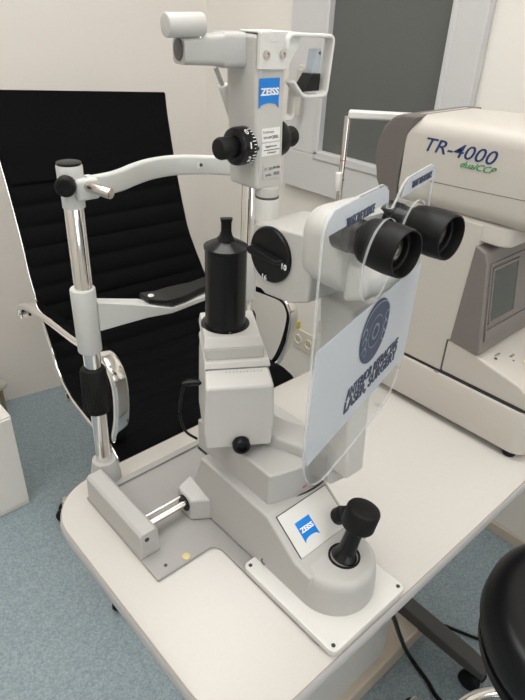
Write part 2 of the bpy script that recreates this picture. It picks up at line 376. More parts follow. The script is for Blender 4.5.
b=MB(); b.rcyl(c0+V((0,0,.08)),c0+V((0,0,.30)),.027); b.rcyl(c0+V((0,0,.29)),c0+V((0,0,.46)),.016); b.build('gas_lift',CHROME,ch)
for k in range(5):
    a=math.radians(140+72*k); d=V((math.cos(a),math.sin(a),0)); q=V((-d.y,d.x,0)); z=V((0,0,1))
    b=MB(); b.loft([[c0+d*.01+q*.022+z*.075,c0+d*.01-q*.022+z*.075,c0+d*.01-q*.018+z*.115,c0+d*.01+q*.018+z*.115],[c0+d*.325+q*.014+z*.058,c0+d*.325-q*.014+z*.058,c0+d*.325-q*.01+z*.078,c0+d*.325+q*.01+z*.078]]); lg=b.build('base_leg',CHROME,ch,bevel=.003)
    c=c0+d*.322+z*.024
    b=MB(); b.rcyl(c-q*.022,c-q*.006,.024,.004); b.rcyl(c+q*.006,c+q*.022,.024,.004); b.cyl(c,c+z*.034,.007); b.build('caster',RUB,lg)
b=MB(); b.obox(cw(.17,-.05,.5225),cu_,cv_,(0,0,1),.018,.010,.0008); b.build('seat_label',INK,ch)

# ------------------------------------------------------------------ slit lamp
X0=.389
sl=empty('slit_lamp',(X0,.40,T),'grey and white slit lamp microscope with black eyepieces and joystick on the table','eye microscope')
# base plate (T shaped)
b=MB(); r=.014
pts=[(.231,.406),(.318-r,.406)]+arc((.318-r,.406-r),r,90,0,6,lambda x,y:(x,y))[0:]+[(.318,.225),(.452,.225)]+arc((.452+r,.406-r),r,180,90,6,lambda x,y:(x,y))+[(.548,.406),(.548,.583),(.231,.583)]
b.prism([(x,y,T+.0005) for x,y in pts],(0,0,.0045)); bpl=b.build('base_plate',PLATE,sl,bevel=.0012)
for sx in (.250,.528):
    b=MB(); b.lathe([(.0022,0),(.0022,.0006)],(sx,.418,T+.005),(0,0,1),12); b.build('screw',INK,bpl)
b=MB(); b.box(.233,.546,.572,.582,T+.005,T+.009); b.build('rear_lip',PLATE,bpl,bevel=.001)
# white front plate
b=MB(); r=.008; x0,x1,y0,y1=.3175,.4455,.204,.353
pl=[]
for cx,cy,s0 in ((x1-r,y1-r,0),(x0+r,y1-r,90),(x0+r,y0+r,180),(x1-r,y0+r,270)): pl+=arc((cx,cy),r,s0,s0+90,5,lambda x,y:(x,y))
b.prism([(x,y,T+.0052) for x,y in pl],(0,0,.0085)); fp=b.build('front_plate',WHITE,sl,bevel=.0015)
for sx,sy in ((x0+.007,y0+.007),(x1-.007,y0+.007),(x0+.007,y1-.007)):
    b=MB(); b.lathe([(.0024,0),(.0024,.0006)],(sx,sy,T+.0137),(0,0,1),14); b.build('screw',INK,fp)
# side blocks
for s_,xa,xb in ((1,.2315,.259),(-1,.520,.5475)):
    b=MB(); b.prism([(xa,.443,T+.005),(xa+.001,.443,T+.042),(xa+.005,.443,T+.046),(xb-.005,.443,T+.046),(xb-.001,.443,T+.042),(xb,.443,T+.005)],(0,.136,0)); k=b.build('side_block',GREY,sl,bevel=.0015)
    b=MB(); b.lathe([(.003,0),(.003,.0008)],((xa+xb)/2-.004,.443,T+.035),(0,-1,0),14); b.build('screw',INK,k)
# rails
b=MB(); b.rcyl((.255,.470,T+.026),(.522,.470,T+.026),.0046,.001); b.build('slide_rail',STEEL,sl)
b=MB(); b.rcyl((.255,.479,T+.031),(.522,.479,T+.031),.0018,.0004); b.build('guide_rod',STEEL,sl)
# cross slide body
XL,XRt=.337,.435; R=(XRt-XL)/2
def bodysec(y,zt,inset=0,z0=T+.012): return [(XL+inset,y,z0),(XRt-inset,y,z0),(XRt-inset-.004,y,zt),(XL+inset+.004,y,zt)]
b=MB()
# rear high block + slope
prof2=[(.478,T+.006),(.478,T+.05),(.462,T+.100),(.336,T+.0965),(.287,T+.062),(.262,T+.060),(.262,T+.006)]
b.prism([(XL,y,z) for y,z in prof2],(XRt-XL,0,0)); body=b.build('cross_slide_body',GREY,sl,bevel=.004)
b=MB(); cy=.268; XJ=.386
def dsec(r_,z): return [(XJ+r_*math.cos(math.radians(a)),cy+r_*math.sin(math.radians(a)),z) for a in range(180,361,6)]+[(XJ+r_,.292,z),(XJ-r_,.292,z)]
b.loft([dsec(.0490,T+.0125),dsec(.0486,T+.03),dsec(.0470,T+.048),dsec(.0455,T+.055),dsec(.042,T+.0595),dsec(.038,T+.061)]); b.build('joystick_housing',GREY,sl,smooth=35)
# label panel on the slope
pu=V((1,0,0)); pa=V((0,.336,T+.0965)); pb=V((0,.287,T+.062)); pv=(pa-pb).normalized(); pn=pu.cross(pv)
pc=V((X0+.0,0,0))+(pa+pb)/2+pn*.0008
b=MB(); pc=pc-pu*.001-pv*.0035; b.obox(pc,pu,pv,pn,.0405,.0265,.0008); pan=b.build('label_panel',WHITE,body,bevel=.0006)
b=MB(); b.obox(pc-pn*.0006,pu,pv,pn,.0415,.0275,.0006); b.build('panel_seam',INK,body)
def badge(c,u,v,n,w_,h_,parent,tw=.86,name='badge'):
    b=MB(); pts=[c-u*w_+v*h_,c-u*w_-v*h_]
    for i in range(1,10): x=-1+2*i/10; pts.append(c+u*w_*x*1.0+v*(-h_+ h_*.36*math.sqrt(max(0,1-(x*.98)**2))))
    pts+=[c+u*w_-v*h_,c+u*w_+v*h_]
    b.prism(pts,n*.0006); k=b.build(name,BLUE,parent,smooth=0); tag(k,'blue badge with white lettering')
    text('ZEISS',c+v*h_*.12+n*.0009,u,v,w_*2*tw,h_*.50,WINK,k if False else parent,bold=.03)
    return k
badge(pc-pu*.014-pv*.003+pn*.0008,pu,pv,pn,.0115,.0125,body)
kb=pc+pu*.032-pv*.012+pn*.001
b=MB(); b.lathe([(.0105,0),(.0105,.010),(.0095,.0135),(.0082,.014),(.0078,.020),(.007,.0208)],kb,pn,28); b.build('control_knob',BLACK,body)
# left guide box with rod bush
b=MB(); b.hexa([(.316,.456,T+.0055),(.339,.440,T+.0055),(.339,.488,T+.0055),(.316,.488,T+.0055),(.317,.458,T+.038),(.339,.441,T+.040),(.339,.488,T+.052),(.317,.488,T+.042)]); b.build('guide_box',GREY,sl,bevel=.003)
b=MB(); b.hexa([(.433,.440,T+.0055),(.456,.456,T+.0055),(.456,.488,T+.0055),(.433,.488,T+.0055),(.433,.441,T+.040),(.455,.458,T+.038),(.455,.488,T+.042),(.433,.488,T+.052)]); b.build('guide_box',GREY,sl,bevel=.003)
b=MB(); b.cyl((.3150,.471,T+.026),(.318,.471,T+.026),.0115,seg=28); b.build('rod_bush',BLACK,sl)
b=MB(); b.tube([(.3365,.338,T+.024),(.3345,.338,T+.023),(.3345,.334,T+.019),(.3365,.334,T+.018)],.0008,seg=6); b.build('clip',INK,body)
# joystick
jb=V((X0,.259,T+.061)); jt=V((.4035,.2555,.866)); jd=(jt-jb).normalized()
j=MB(); j.lathe([(.0185,0),(.0185,.0012),(.016,.0014),(.0155,-.004)],jb,(0,0,1),36,False); j=j.build('dust_ring',RUB,sl)
b=MB(); b.lathe([(.0155,.0002),(.0150,.003),(.0115,.007),(.0105,.012),(.0098,.030),(.0098,.052)],jb-V((0,0,.0005)),jd,36); js=b.build('joystick',SATIN,sl)
b=MB(); 
prk=[(.0098,.046),(.0185,.050),(.0195,.052)]
seg=72; ks=jb+jd*0
ringz=[(.012,.042,0),(.0175,.0435,0),(.0188,.046,1),(.0188,.067,1),(.018,.0695,0),(.0165,.0705,0),(.006,.0712,0)]
u_=jd.orthogonal().normalized(); w_=jd.cross(u_)
b.loft([[ks+jd*h+(u_*math.cos(2*PI*i/seg)+w_*math.sin(2*PI*i/seg))*(r_+(.0005*(i%2) if kf else 0)) for i in range(seg)] for r_,h,kf in ringz]); b.build('joystick_knob',RUB,js,smooth=60)
# upper carriage
b=MB(); 
car=[(.350,.485),(.350,.348)]+[(.350+.08*i/8,.348-.014*math.sin(PI*i/8*.62)) for i in range(1,9)]+[(.430,.485)]
b.loft([[(x,y,T+.095) for x,y in car],[(x,y,T+.141) for x,y in car]]); carr=b.build('upper_carriage',GREY,sl,bevel=.003)
b=MB(); b.box(.392,.398,.3330,.3336,T+.1085,T+.1098); b.build('red_mark',RED,carr)
b=MB(); b.loft([[(x+(-.001 if x<.36 else .001),y-.001,T+.0935) for x,y in car],[(x+(-.001 if x<.36 else .001),y-.001,T+.0960) for x,y in car]]); b.build('carriage_gap',INK,carr)
# tilt housing, rotated
ta=math.radians(-32); tu=V((math.cos(ta),math.sin(ta),0)); tv=V((-math.sin(ta),math.cos(ta),0)); Z=V((0,0,1))
TP=V((.388,.462,0))
def tw(x,y,z): return TP+tu*x+tv*y+Z*z
b=MB()
sec=[(-.036,-.044,.872),(-.036,-.046,.955),(-.036,-.030,.974),(-.036,.034,.974),(-.036,.034,.872)]
def tp(x):
    return [tw(x,-.072,.900),tw(x*1.06,-.073,.93),tw(x*1.0,-.071,.984),tw(x*.94,-.046,.992),tw(x*.94,.034,.992),tw(x*1.0,.036,.975),tw(x*1.0,.036,.892),tw(x,-.02,.892),tw(x,-.03,.900)]
b.loft([tp(-.0395),tp(.0375)]); th=b.build('tilt_housing',LIGHT,sl,bevel=.003)
b=MB(); b.hexa([tw(-.0385,-.046,.9935),tw(.0375,-.046,.9935),tw(.0375,.034,.9935),tw(-.0385,.034,.9935),tw(-.0375,-.042,1.000),tw(.0365,-.042,1.000),tw(.0365,.034,1.0),tw(-.0375,.034,1.0)]); b.build('scale_plate',LIGHT,sl,bevel=.0012)
b=MB(); b.hexa([tw(-.037,-.0455,.9915),tw(.036,-.0455,.9915),tw(.036,.033,.9915),tw(-.037,.033,.9915),tw(-.037,-.0455,.9940),tw(.036,-.0455,.9940),tw(.036,.033,.9940),tw(-.037,.033,.9940)]); b.build('scale_gap',GINK,sl)
b=MB(); b.hexa([tw(-.036,-.036,.9995),tw(.031,-.036,.9995),tw(.031,.036,.9995),tw(-.036,.036,.9995),tw(-.038,-.036,1.014),tw(.031,-.036,1.014),tw(.031,.036,1.014),tw(-.038,.036,1.014)]); b.build('neck_block',LIGHT,sl,bevel=.0015)
b=MB(); b.hexa([tw(-.038,-.036,1.014),tw(.031,-.036,1.014),tw(.031,.036,1.014),tw(-.038,.036,1.014),tw(-.036,-.028,1.0245),tw(.028,-.028,1.0245),tw(.028,.036,1.0245),tw(-.036,.036,1.0245)]); b.build('neck_top',LIGHT,sl,bevel=.0015)
b=MB()
for i in range(11): 
    x=-.014+.004*i; b.obox(tw(x,-.0500,.9912),tu,tv,Z,.0002,.0011,.0004)
b.build('scale_marks',GINK,th)
b=MB(); b.lathe([(.0088,0),(.0103,.0015),(.0103,.009),(.0088,.011),(.0065,.0113),(.0062,.007)],tw(.001,-.072,.907),-tv,26); b.build('clamp_knob',BLACK,th)
b=MB(); b.tube(smoothpath([tw(-.038,.0,.945),tw(-.052,.004,.947),tw(-.060,.004,.940),tw(-.066,.004,.90),tw(-.060,.004,.87),tw(-.045,.01,.85)],6),.0018); b.lathe([(.0035,0),(.0035,.018),(.002,.022)],tw(-.040,.0,.946),-tu,14); b.build('lamp_cable',BLACK,sl)
# lamp housing (black drum)
DT=V((.384,.472,.004))
b=MB(); b.lathe([(.0285,1.0185),(.0285,1.021),(.0245,1.0215),(.0235,1.028),(.0235,1.112),(.0245,1.113),(.0248,1.116),(.0215,1.118),(.013,1.1225),(.010,1.1235)],DT,Z,56); dr=b.build('lamp_housing',SATIN,sl,smooth=22)
b=MB(); b.loft([[DT+tu*x+tv*y+Z*h_ for x,y in rrect(a_,b_,.0025)] for a_,b_,h_ in ((.0125,.009,1.1195),(.0070,.006,1.127),(.0056,.004,1.133),(.0056,.0038,1.142),(.0068,.0036,1.147))]); b.build('locking_tab',RUB,dr)
b=MB(); b.lathe([(.0012,0),(.0010,.0006)],DT-tv*.0262+Z*1.0215+tu*.002,Z,10); b.build('screw',CHROME,dr)
# microscope arm
ap=smoothpath([(.388,.435,.889),(.405,.395,.887),(.418,.36,.887),(.426,.33,.889),(.424,.308,.895)],6)
b=MB(); b.sweep(ap,rrect(.020,.019,.005),up=Z); b.build('swing_arm',GREY,sl,smooth=50)
b=MB(); b.hexa([(.408,.285,.896),(.438,.285,.896),(.438,.33,.896),(.408,.33,.896),(.400,.30,1.105),(.440,.30,1.105),(.440,.345,1.105),(.400,.345,1.105)]); b.build('microscope_pillar',LIGHT,sl,bevel=.004)
# microscope body
b=MB()
def msec(x): return [(x,.322,1.116),(x,.345,1.107),(x,.380,1.104),(x,.392,1.110),(x,.400,1.124),(x,.402,1.165),(x,.397,1.172),(x,.36,1.176),(x,.322,1.180)]
b.loft([msec(.358),msec(.425)]); mb=b.build('microscope_body',LIGHT,sl,bevel=.003)
b=MB()
def hsec(y,s_,zt=1.204,zb=1.134,x0=.355,x1=.437):
    c=V(((x0+x1)/2,y,(zt+zb)/2)); return [c+V((x,0,z))*s_ for x,z in rrect((x1-x0)/2,(zt-zb)/2,.022,6)]
b.loft([hsec(.335,.90),hsec(.330,.975),hsec(.324,1),hsec(.296,1),hsec(.290,.98),hsec(.287,.94)]); bh=b.build('binocular_housing',LIGHT,sl,smooth=35)
b=MB(); b.hexa([(.368,.266,1.136),(.426,.266,1.136),(.430,.290,1.128),(.364,.290,1.128),(.368,.269,1.158),(.426,.269,1.158),(.430,.290,1.172),(.364,.290,1.172)]); b.build('prism_cover',WHITE,bh,bevel=.006)
dc=V((.356,.370,1.152))
dc=V((.3575,.372,1.148))
b=MB(); b.lathe([(.0268,0),(.0268,.0025),(.0255,.0040),(.012,.0045)],dc,(-1,0,0),56); dl=b.build('magnification_dial',BLACK,sl)
hd=V((0,.94,.34)).normalized(); hd=V((0,.97,.05)).normalized()
b=MB(); b.loft([[dc+V((-.004,0,0))+hd*a_+hd.cross(V((1,0,0)))*c_ for a_,c_ in ((-.020,-.003),(.020,-.005),(.025,-.002),(.025,.002),(.020,.005),(-.020,.003))],[dc+V((-.011,0,0))+hd*a_+hd.cross(V((1,0,0)))*c_ for a_,c_ in ((-.016,-.0012),(.020,-.004),(.024,-.0015),(.024,.0015),(.020,.004),(-.016,.0012))]]); b.build('dial_grip',BLACK,dl,bevel=.001)
text('10',dc+V((-.0050,-.0225,-.004)),(0,-1,0),(0,0,1),.006,.0055,WINK,dl); text('16',dc+V((-.0050,.003,-.0225)),(0,-1,0),(0,0,1),.006,.005,WINK,dl)
# objective facing the patient
b=MB(); b.cyl((.396,.401,1.14),(.396,.412,1.14),.017); b.build('objective',SATIN,sl)
# eyepieces
for ex in (.358,.418):
    b=MB(); e0=V((ex,0,1.194)); n_=V((0,-1,0))
    b.lathe([(.0150,-.292),(.0150,-.280),(.0140,-.279),(.0140,-.268),(.0152,-.267),(.0160,-.264)],e0,(0,-1,0),44); ep=b.build('eyepiece',SATIN,sl)
    
    b=MB(); b.lathe([(.0150,-.266),(.0178,-.263),(.0188,-.258),(.0196,-.247),(.0198,-.240),(.0192,-.230),(.0186,-.2272),(.0175,-.2270),(.0165,-.230),(.0158,-.236),(.0138,-.237),(.0130,-.244),(.0110,-.245)],e0,(0,-1,0),56,False)
    b.b.normal_update(); cu=b.build('eye_cup',RUB,ep,smooth=50)
    b=MB(); b.lathe([(.0118,-.2475),(.0110,-.2462),(.007,-.2445),(.0,-.2440)],e0,(0,-1,0),36); b.lathe([(.0135,-.2555),(.0,-.2555)],e0,(0,-1,0),24,False); b.build('eyepiece_lens',GLASSD,ep)
    b=MB(); b.lathe([(.0128,-.2425),(.0120,-.2400),(.0118,-.2440)],e0,(0,-1,0),44,False); b.build('lens_ring',STEEL,ep)
# white cap under tower
b=MB(); b.lathe([(.0105,1.169),(.0122,1.170),(.0122,1.181),(.0118,1.1905),(.0110,1.1915)],(.3775,.403,0),Z,14); b.build('prism_cap',WHITE,sl,bevel=.0008)
b=MB(); b.cyl((.3775,.403,1.190),(.3775,.403,1.2015),.0105); b.build('cap_neck',LIGHT,sl)
b=MB(); b.lathe([(.0112,1.1915),(.0112,1.1935)],(.3775,.403,0),Z,24); b.build('cap_ring',DGREY,sl)
# tower
b=MB(); xl,xr,yf,yb=.3580,.3935,.4005,.442
b.hexa([(xl+.004,yf,1.2000),(xr+.001,yf,1.1970),(xr+.001,yb,1.1970),(xl+.004,yb,1.2000),(xl-.003,yf,1.3285),(xr-.003,yf,1.3290),(xr-.003,yb,1.3290),(xl-.003,yb,1.3285)]); tower=b.build('illumination_tower',LIGHT,sl,bevel=.004)
n=V((0,-1,0)); ux=V((1,0,0)); uz=V((0,0,1))
b=MB(); b.obox((.3755,yf+.0002,1.262),(1,0,.0),(0,0,1),(0,1,0),.0125,.047,.0006); b.build('face_plate',LIGHT,tower,bevel=.0005)
badge(V((.3712,yf-.0008,1.2835)),ux,uz,n,.0115,.0120,tower,tw=.92)
def lab(cx,cz,w_,h_,lines,m=PAPER):
    b=MB(); b.obox((cx,yf-.0009,cz),ux,uz,n,w_,h_,.0003); k=b.build('paper_label',m,tower)
    for (s_,dx,dz,ww,hh,mm) in lines: text(s_,(cx+dx,yf-.0014,cz+dz),ux,uz,ww,hh,mm,tower,name='lettering',th=.0001)
lab(.3755,1.249,.0108,.0058,[('Eclairage',-.003,.0025,.013,.0026,GINK),('SLIT LAMP',-.004,-.002,.010,.002,GINK),('20SL',.0055,-.002,.008,.0028,INK)])
lab(.3760,1.2365,.0110,.0055,[('Supplement',0,.0025,.014,.0024,INK),('Clinique',.001,-.003,.011,.0022,INK)])
b=MB(); b.obox((.377,yf-.0014,1.2360),ux,uz,n,.0095,.0003,.0001); b.build('printed_line',INK,tower)
lab(.3785,1.2165,.0108,.0062,[('ST 200',-.0045,.0025,.010,.0028,GINK),('230V 50Hz',.0055,.003,.009,.0022,INK),('20SL',-.004,-.003,.008,.002,INK),('OCUL',.006,-.0025,.007,.003,NAVY)],LIGHT)
b=MB(); b.obox((.3600,yf-.0006,1.2385),ux,uz,n,.002,.0015,.0006); b.build('index_mark',INK,tower)
# knobs on both sides of tower
def drum(x0_,sg,y_,z_,parent):
    a=V((sg,0,0)); o=V((x0_,y_,z_))
    b=MB(); b.lathe([(.0150,0),(.0162,.001),(.0168,.003),(.0168,.0125),(.0160,.0155),(.0145,.0165),(.0100,.017)],o,a,60); k=b.build('rotary_knob',SATIN,parent)
    b=MB(); seg=48; b.loft([[o+a*h+V((0,math.cos(2*PI*i/seg),math.sin(2*PI*i/seg)))*(r_+(.0004*(i%2) if kf else 0)) for i in range(seg)] for r_,h,kf in ((.0088,.0165,0),(.0092,.018,1),(.0094,.031,1),(.0085,.0335,0),(.003,.034,0))]); b.build('knob_grip',RUB,k,smooth=60)
    return k,o,a
kL,o,a=drum(.3620,-1,.4165,1.2385,tower)
b=MB()
for i in range(13):
    q=math.radians(-50+i*10.5+165); d=V((0,math.cos(q),math.sin(q)))
    b.obox(o+a*(.0038 if i%4 else .0045)+d*.0168,a,d.cross(a),d,.0014 if i%4 else .0021,.00035,.0002)
b.build('scale_marks',WINK,kL)
for s_,q in (('0',125),('1',168),('2',210)):
    d=V((0,math.cos(math.radians(q)),math.sin(math.radians(q)))); up_=d.cross(a); 
    if up_.z<0: up_=-up_
    text(s_,o+a*.0092+d*.01685,(1,0,0),up_,.0034 if s_!='1' else .0012,.0055,WINK,kL)
kR,o2,a2=drum(.3925,1,.4215,1.2395,tower)
# horizontal arm of tower
b=MB(); d_=V((-.985,.17,0)).normalized(); q_=V((-d_.y,d_.x,0)); st0=V((.398,.418,1.3155))
def asec(l,hz,hy,dz=0): c=st0+d_*l+Z*dz; return [c+q_*y+Z*z for y,z in rrect(hy,hz,.005,4)]
b.loft([asec(0,.0140,.012),asec(.060,.0135,.012),asec(.0615,.0120,.0115),asec(.097,.0098,.0115,-.001)]); arm=b.build('tower_arm',GREY,sl,smooth=40)
c=st0+d_*.0972
b=MB(); b.loft([[c+q_*y+Z*z for y,z in [(.0085*math.cos(2*PI*i/28),.0085*math.sin(2*PI*i/28)) for i in range(28)]],[c+d_*.0006+q_*y+Z*z for y,z in [(.0082*math.cos(2*PI*i/28),.0082*math.sin(2*PI*i/28)) for i in range(28)]]]); b.build('end_cap',DGREY,arm)
# white counterweight cylinder
b=MB(); b.rcyl((.3195,.425,1.3335),(.2865,.429,1.3325),.0088,.0015); b.build('arm_cylinder',LIGHT,arm)
b=MB(); b.rcyl((.3165,.425,1.314),(.3165,.425,1.328),.0028,.0005); b.build('cylinder_post',STEEL,arm)
b=MB(); b.cyl((.352,.45,1.300),(.372,.45,1.262),.0022); b.build('slant_rod',STEEL,arm)
b=MB(); b.rcyl((.3605,.45,1.285),(.379,.45,1.245),.0048,.001); b.build('rod_sleeve',WHITE,arm)
# bracket at top of tower
b=MB(); 
bk=[(.3560,1.3300),(.3860,1.3310),(.4030,1.3300),(.4000,1.3175),(.3925,1.3080),(.3885,1.3015),(.3560,1.3025)]
b.prism([(x,yf-.0042,z) for x,z in bk],(0,.004,0)); br=b.build('head_bracket',WHITE,sl,bevel=.001)
b=MB(); b.box(.3565,.3915,yf-.0040,.424,1.3290,1.3308); b.build('bracket_top',WHITE,br,bevel=.001)
for xx in (.3630,.3815):
    b=MB(); b.lathe([(.0036,0),(.0034,.0018),(.002,.002),(.0018,.0008)],(xx,yf-.0042,1.3135),(0,-1,0),18); b.build('screw',STEEL,br)
b=MB(); b.box(.3670,.3760,yf-.0050,yf-.0040,1.3232,1.3306); b.build('latch',WHITE,br,bevel=.0003)
def looppath(pts,r=.004):
    out=[]; n=len(pts)
    for i in range(n):
        p=V(pts[i]); 
        if i in (0,n-1): out.append(p); continue
        a=(V(pts[i-1])-p).normalized()*r; c=(V(pts[i+1])-p).normalized()*r
        for k in range(7):
            t_=k/6; out.append((p+a)*(1-t_)**2+p*2*t_*(1-t_)+(p+c)*t_**2)
    return out
b=MB(); b.sweep(looppath([(.384,.397,1.318),(.3845,.397,1.3285),(.4405,.397,1.3275),(.4365,.397,1.2790),(.4065,.397,1.2795),(.3930,.397,1.2925)],.006),rrect(.0016,.0055,.0012,2),up=(0,1,0)); b.build('mirror_loop',WHITE,sl,smooth=50)
b=MB(); b.sweep(looppath([(.4115,.412,1.2840),(.4115,.412,1.2585),(.390,.412,1.2590)],.006),rrect(.0018,.0045,.0015,2),up=(0,1,0)); b.build('support_strip',WHITE,sl,smooth=50)
b=MB(); b.hexa([(.4205,.397,1.297),(.4310,.397,1.297),(.4310,.407,1.297),(.4205,.407,1.297),(.4235,.397,1.3175),(.4305,.397,1.3175),(.4305,.407,1.3175),(.4235,.407,1.3175)]); mi=b.build('prism',MIRR,sl,bevel=.001)
b=MB(); b.prism([(.4080,.396,1.2830),(.4305,.396,1.2830),(.4310,.396,1.2975),(.4195,.396,1.2975)],(0,.013,0)); b.build('prism_holder',BLACK,mi,bevel=.0008)
b=MB(); b.cyl((.4275,.3965,1.314),(.4275,.3958,1.314),.0012,seg=10); b.build('screw',INK,mi)

# headrest
hp=[(.271,.600),(.527,.600)]
for i,(px,py) in enumerate(hp):
    b=MB(); b.lathe([(.0215,T+.004),(.0215,T+.012),(.0185,T+.030),(.0160,T+.040),(.0135,T+.0405)],(px,py,0),Z,40); b.build('pole_foot',GREY,sl)
    b=MB(); b.rcyl((px,py,T+.035),(px+.002,py,1.165),.0106,.0006); p_=b.build('headrest_pole',CHROME,sl)
    b=MB(); seg=72; b.loft([[V((px,py,0))+Z*h+V((math.cos(2*PI*k/seg),math.sin(2*PI*k/seg),0))*(r_+(.0010*(k%2) if kf else 0)) for k in range(seg)] for r_,h,kf in ((.0150,.8765,0),(.0175,.878,1),(.0172,.896,1),(.0156,.938,1),(.0145,.942,0))]); b.build('ribbed_grip',RUB,p_,smooth=60)
    b=MB(); b.lathe([(.0138,.968),(.0148,.9695),(.0148,1.051),(.0142,1.053),(.0122,1.0535)],(px,py,0),Z,40); b.build('sleeve',BARM,p_)
    b=MB(); b.lathe([(.0122,1.150),(.0124,1.168),(.0137,1.170),(.0139,1.194),(.0132,1.1955)],(px+.0025,py,0),Z,40); b.build('clamp_head',BARM,p_,smooth=35)
    b=MB(); b.lathe([(.0130,1.195),(.0130,1.198),(.0115,1.1985)],(px+.0025,py,0),Z,40); b.build('top_cap',BLACK,p_)
# clamp block, knob and pin on left pole
b=MB(); b.box(.270,.297,.580,.602,1.160,1.183); b.build('clamp_block',BARM,sl,bevel=.004)
kd=V((-.55,-.83,0)).normalized(); ko=V((.2610,.5865,1.1775))
b=MB(); seg=48; u_=kd.orthogonal().normalized(); w_=kd.cross(u_)
b.loft([[ko+kd*h+(u_*math.cos(2*PI*k/seg)+w_*math.sin(2*PI*k/seg))*(r_+(.0005*(k%2) if kf else 0)) for k in range(seg)] for r_,h,kf in ((.0090,-.006,0),(.0102,-.005,1),(.0102,.005,1),(.0092,.0065,0),(.0070,.0066,0),(.0066,.0050,0))]); b.build('clamp_knob',RUB,sl,smooth=60)
b=MB(); b.rcyl((.281,.588,1.176),(.2945,.553,1.172),.0058,.0008); b.build('height_pin',STEEL,sl)
# forehead bar
fb=smoothpath([(.285,.588,1.173),(.312,.594,1.171),(.336,.606,1.169),(.366,.624,1.168),(.400,.640,1.1665),(.440,.646,1.1645),(.478,.632,1.163),(.508,.607,1.162),(.524,.598,1.162)],6)
b=MB(); b.sweep(fb,rrect(.0045,.0112,.0035,3),up=Z,scale=[1+.15*math.sin(PI*i/(len(fb)-1)) for i in range(len(fb))]); f_=b.build('forehead_bar',BARM,sl,smooth=50)
q=V((.4705,.6330,1.1640)); 
b=MB(); b.lathe([(.0064,0),(.0060,.002),(.0024,.0022)],q,(-.35,-.93,0),20); g=b.build('bar_screw',WHITE,f_)
b=MB(); b.lathe([(.0024,0),(.0022,.0006)],q+V((-.35,-.93,0)).normalized()*.0021,(-.35,-.93,0),12); b.build('screw_socket',INK,f_)
# chin rest
b=MB(); b.loft([[(.282,.588,.996),(.282,.604,.996),(.282,.604,1.036),(.282,.588,1.036)],[(.345,.580,.998),(.345,.606,.998),(.345,.606,1.016),(.345,.580,1.016)],[(.382,.578,.994),(.382,.604,.994),(.382,.604,1.002),(.382,.578,1.002)],[(.515,.586,.996),(.515,.604,.996),(.515,.604,1.004),(.515,.586,1.004)]]); cr=b.build('chin_rest_arm',BARM,sl,bevel=.002)
b=MB(); 
cps=[]
for i in range(13):
    x=.350+.105*i/12; dip=.004*math.sin(PI*i/12); hy=.011+.006*math.sin(PI*min(1,i/9)); zz=1.0165-.005*min(1,i/3)-dip*.5
    cps.append([(x,.596-hy,zz+.004),(x,.596+hy,zz+.006),(x,.596+hy,zz-.004 if i>3 else zz-.001),(x,.596-hy,zz-.005 if i>3 else zz-.001)])
b.loft(cps); cp=b.build('chin_cup',BLACK,sl,bevel=.0015)
b=MB(); b.lathe([(.0042,0),(.0038,.0010)],(.358,.592,1.0212),Z,16); b.build('rivet',WHITE,cp)

# sticker on plate
b=MB(); b.lathe([(.0052,0),(.0052,.0010),(.0046,.0014)],(.2765,.4125,T+.0052),Z,24); tag(b.build('round_sticker',YEL),'small round yellow dot lying on the grey base plate','sticker')

# ------------------------------------------------------------------ breath shield
bs_a=math.radians(15); su=V((math.cos(bs_a),math.sin(bs_a),0)); sn=V((su.y,-su.x,0)); SP=V((.36,.25,0))
def sp(s_,z,o=0): return SP+su*s_+Z*z+sn*o
sh=empty('breath_shield',sp(0,1.0),'clear acrylic breath shield with frosted printed band hanging on the eyepieces','shield')
out=[(-.105,1.06)]+[(-.105+.05*(1-math.cos(t_*PI/16)),1.06-.06*math.sin(t_*PI/16)) for t_ in range(1,9)]+[(-.02,.999),(.06,1.001)]+[(.06+.045*math.sin(t_*PI/16),1.046-.045*math.cos(t_*PI/16)) for t_ in range(1,9)]
out+=[(.104,1.15),(.095,1.231),(.090,1.239),(.083,1.241),(.028,1.240),(.019,1.236),(.012,1.228),(.004,1.222),(-.006,1.224),(-.009,1.235),(-.014,1.242),(-.022,1.245),(-.098,1.246),(-.107,1.240),(-.109,1.230)]
def shield_mesh(outer,holes,th,off):
    cu=bpy.data.curves.new('sc','CURVE'); cu.dimensions='2D'; cu.fill_mode='BOTH'; cu.extrude=th
    for pl_ in [outer]+holes:
        s_=cu.splines.new('POLY'); s_.points.add(len(pl_)-1); s_.use_cyclic_u=True
        for p_,(x,y) in zip(s_.points,pl_): p_.co=(x,y,0,1)
    me=curve_mesh(cu); b=MB(); b.b.from_mesh(me); 
    for v_ in b.b.verts: c_=v_.co.copy(); v_.co=sp(c_.x,c_.y,off+c_.z)
    return b
circ=lambda cx,cz,r_,n_=40:[(cx+r_*math.cos(2*PI*i/n_),cz+r_*math.sin(2*PI*i/n_)) for i in range(n_)]
b=shield_mesh(out,[circ(-.0045,1.182,.0335),circ(.063,1.182,.0325)],.0010,0)
bmesh.ops.remove_doubles(b.b,verts=b.b.verts,dist=1e-5)
o=b.build('shield_sheet',CLEAR,sh,smooth=0); o.data.materials.append(CEDGE)
for p_ in o.data.polygons:
    if abs(p_.normal.dot(sn))<.5: p_.material_index=1
bo=[(-.1045,1.148),(-.1045,1.06)]+[(-.1045+.05*(1-math.cos(t_*PI/16)),1.06-.06*math.sin(t_*PI/16)) for t_ in range(1,3)]+[(-.098,1.043),(.1035,1.043),(.1035,1.148)]
bo=[(-.1045,1.148),(-.1045,1.058),(-.1005,1.043),(.1035,1.043),(.1035,1.148)]
b=shield_mesh(bo,[],.0002,.0014); b.build('frosted_band',FROST,sh,smooth=0)
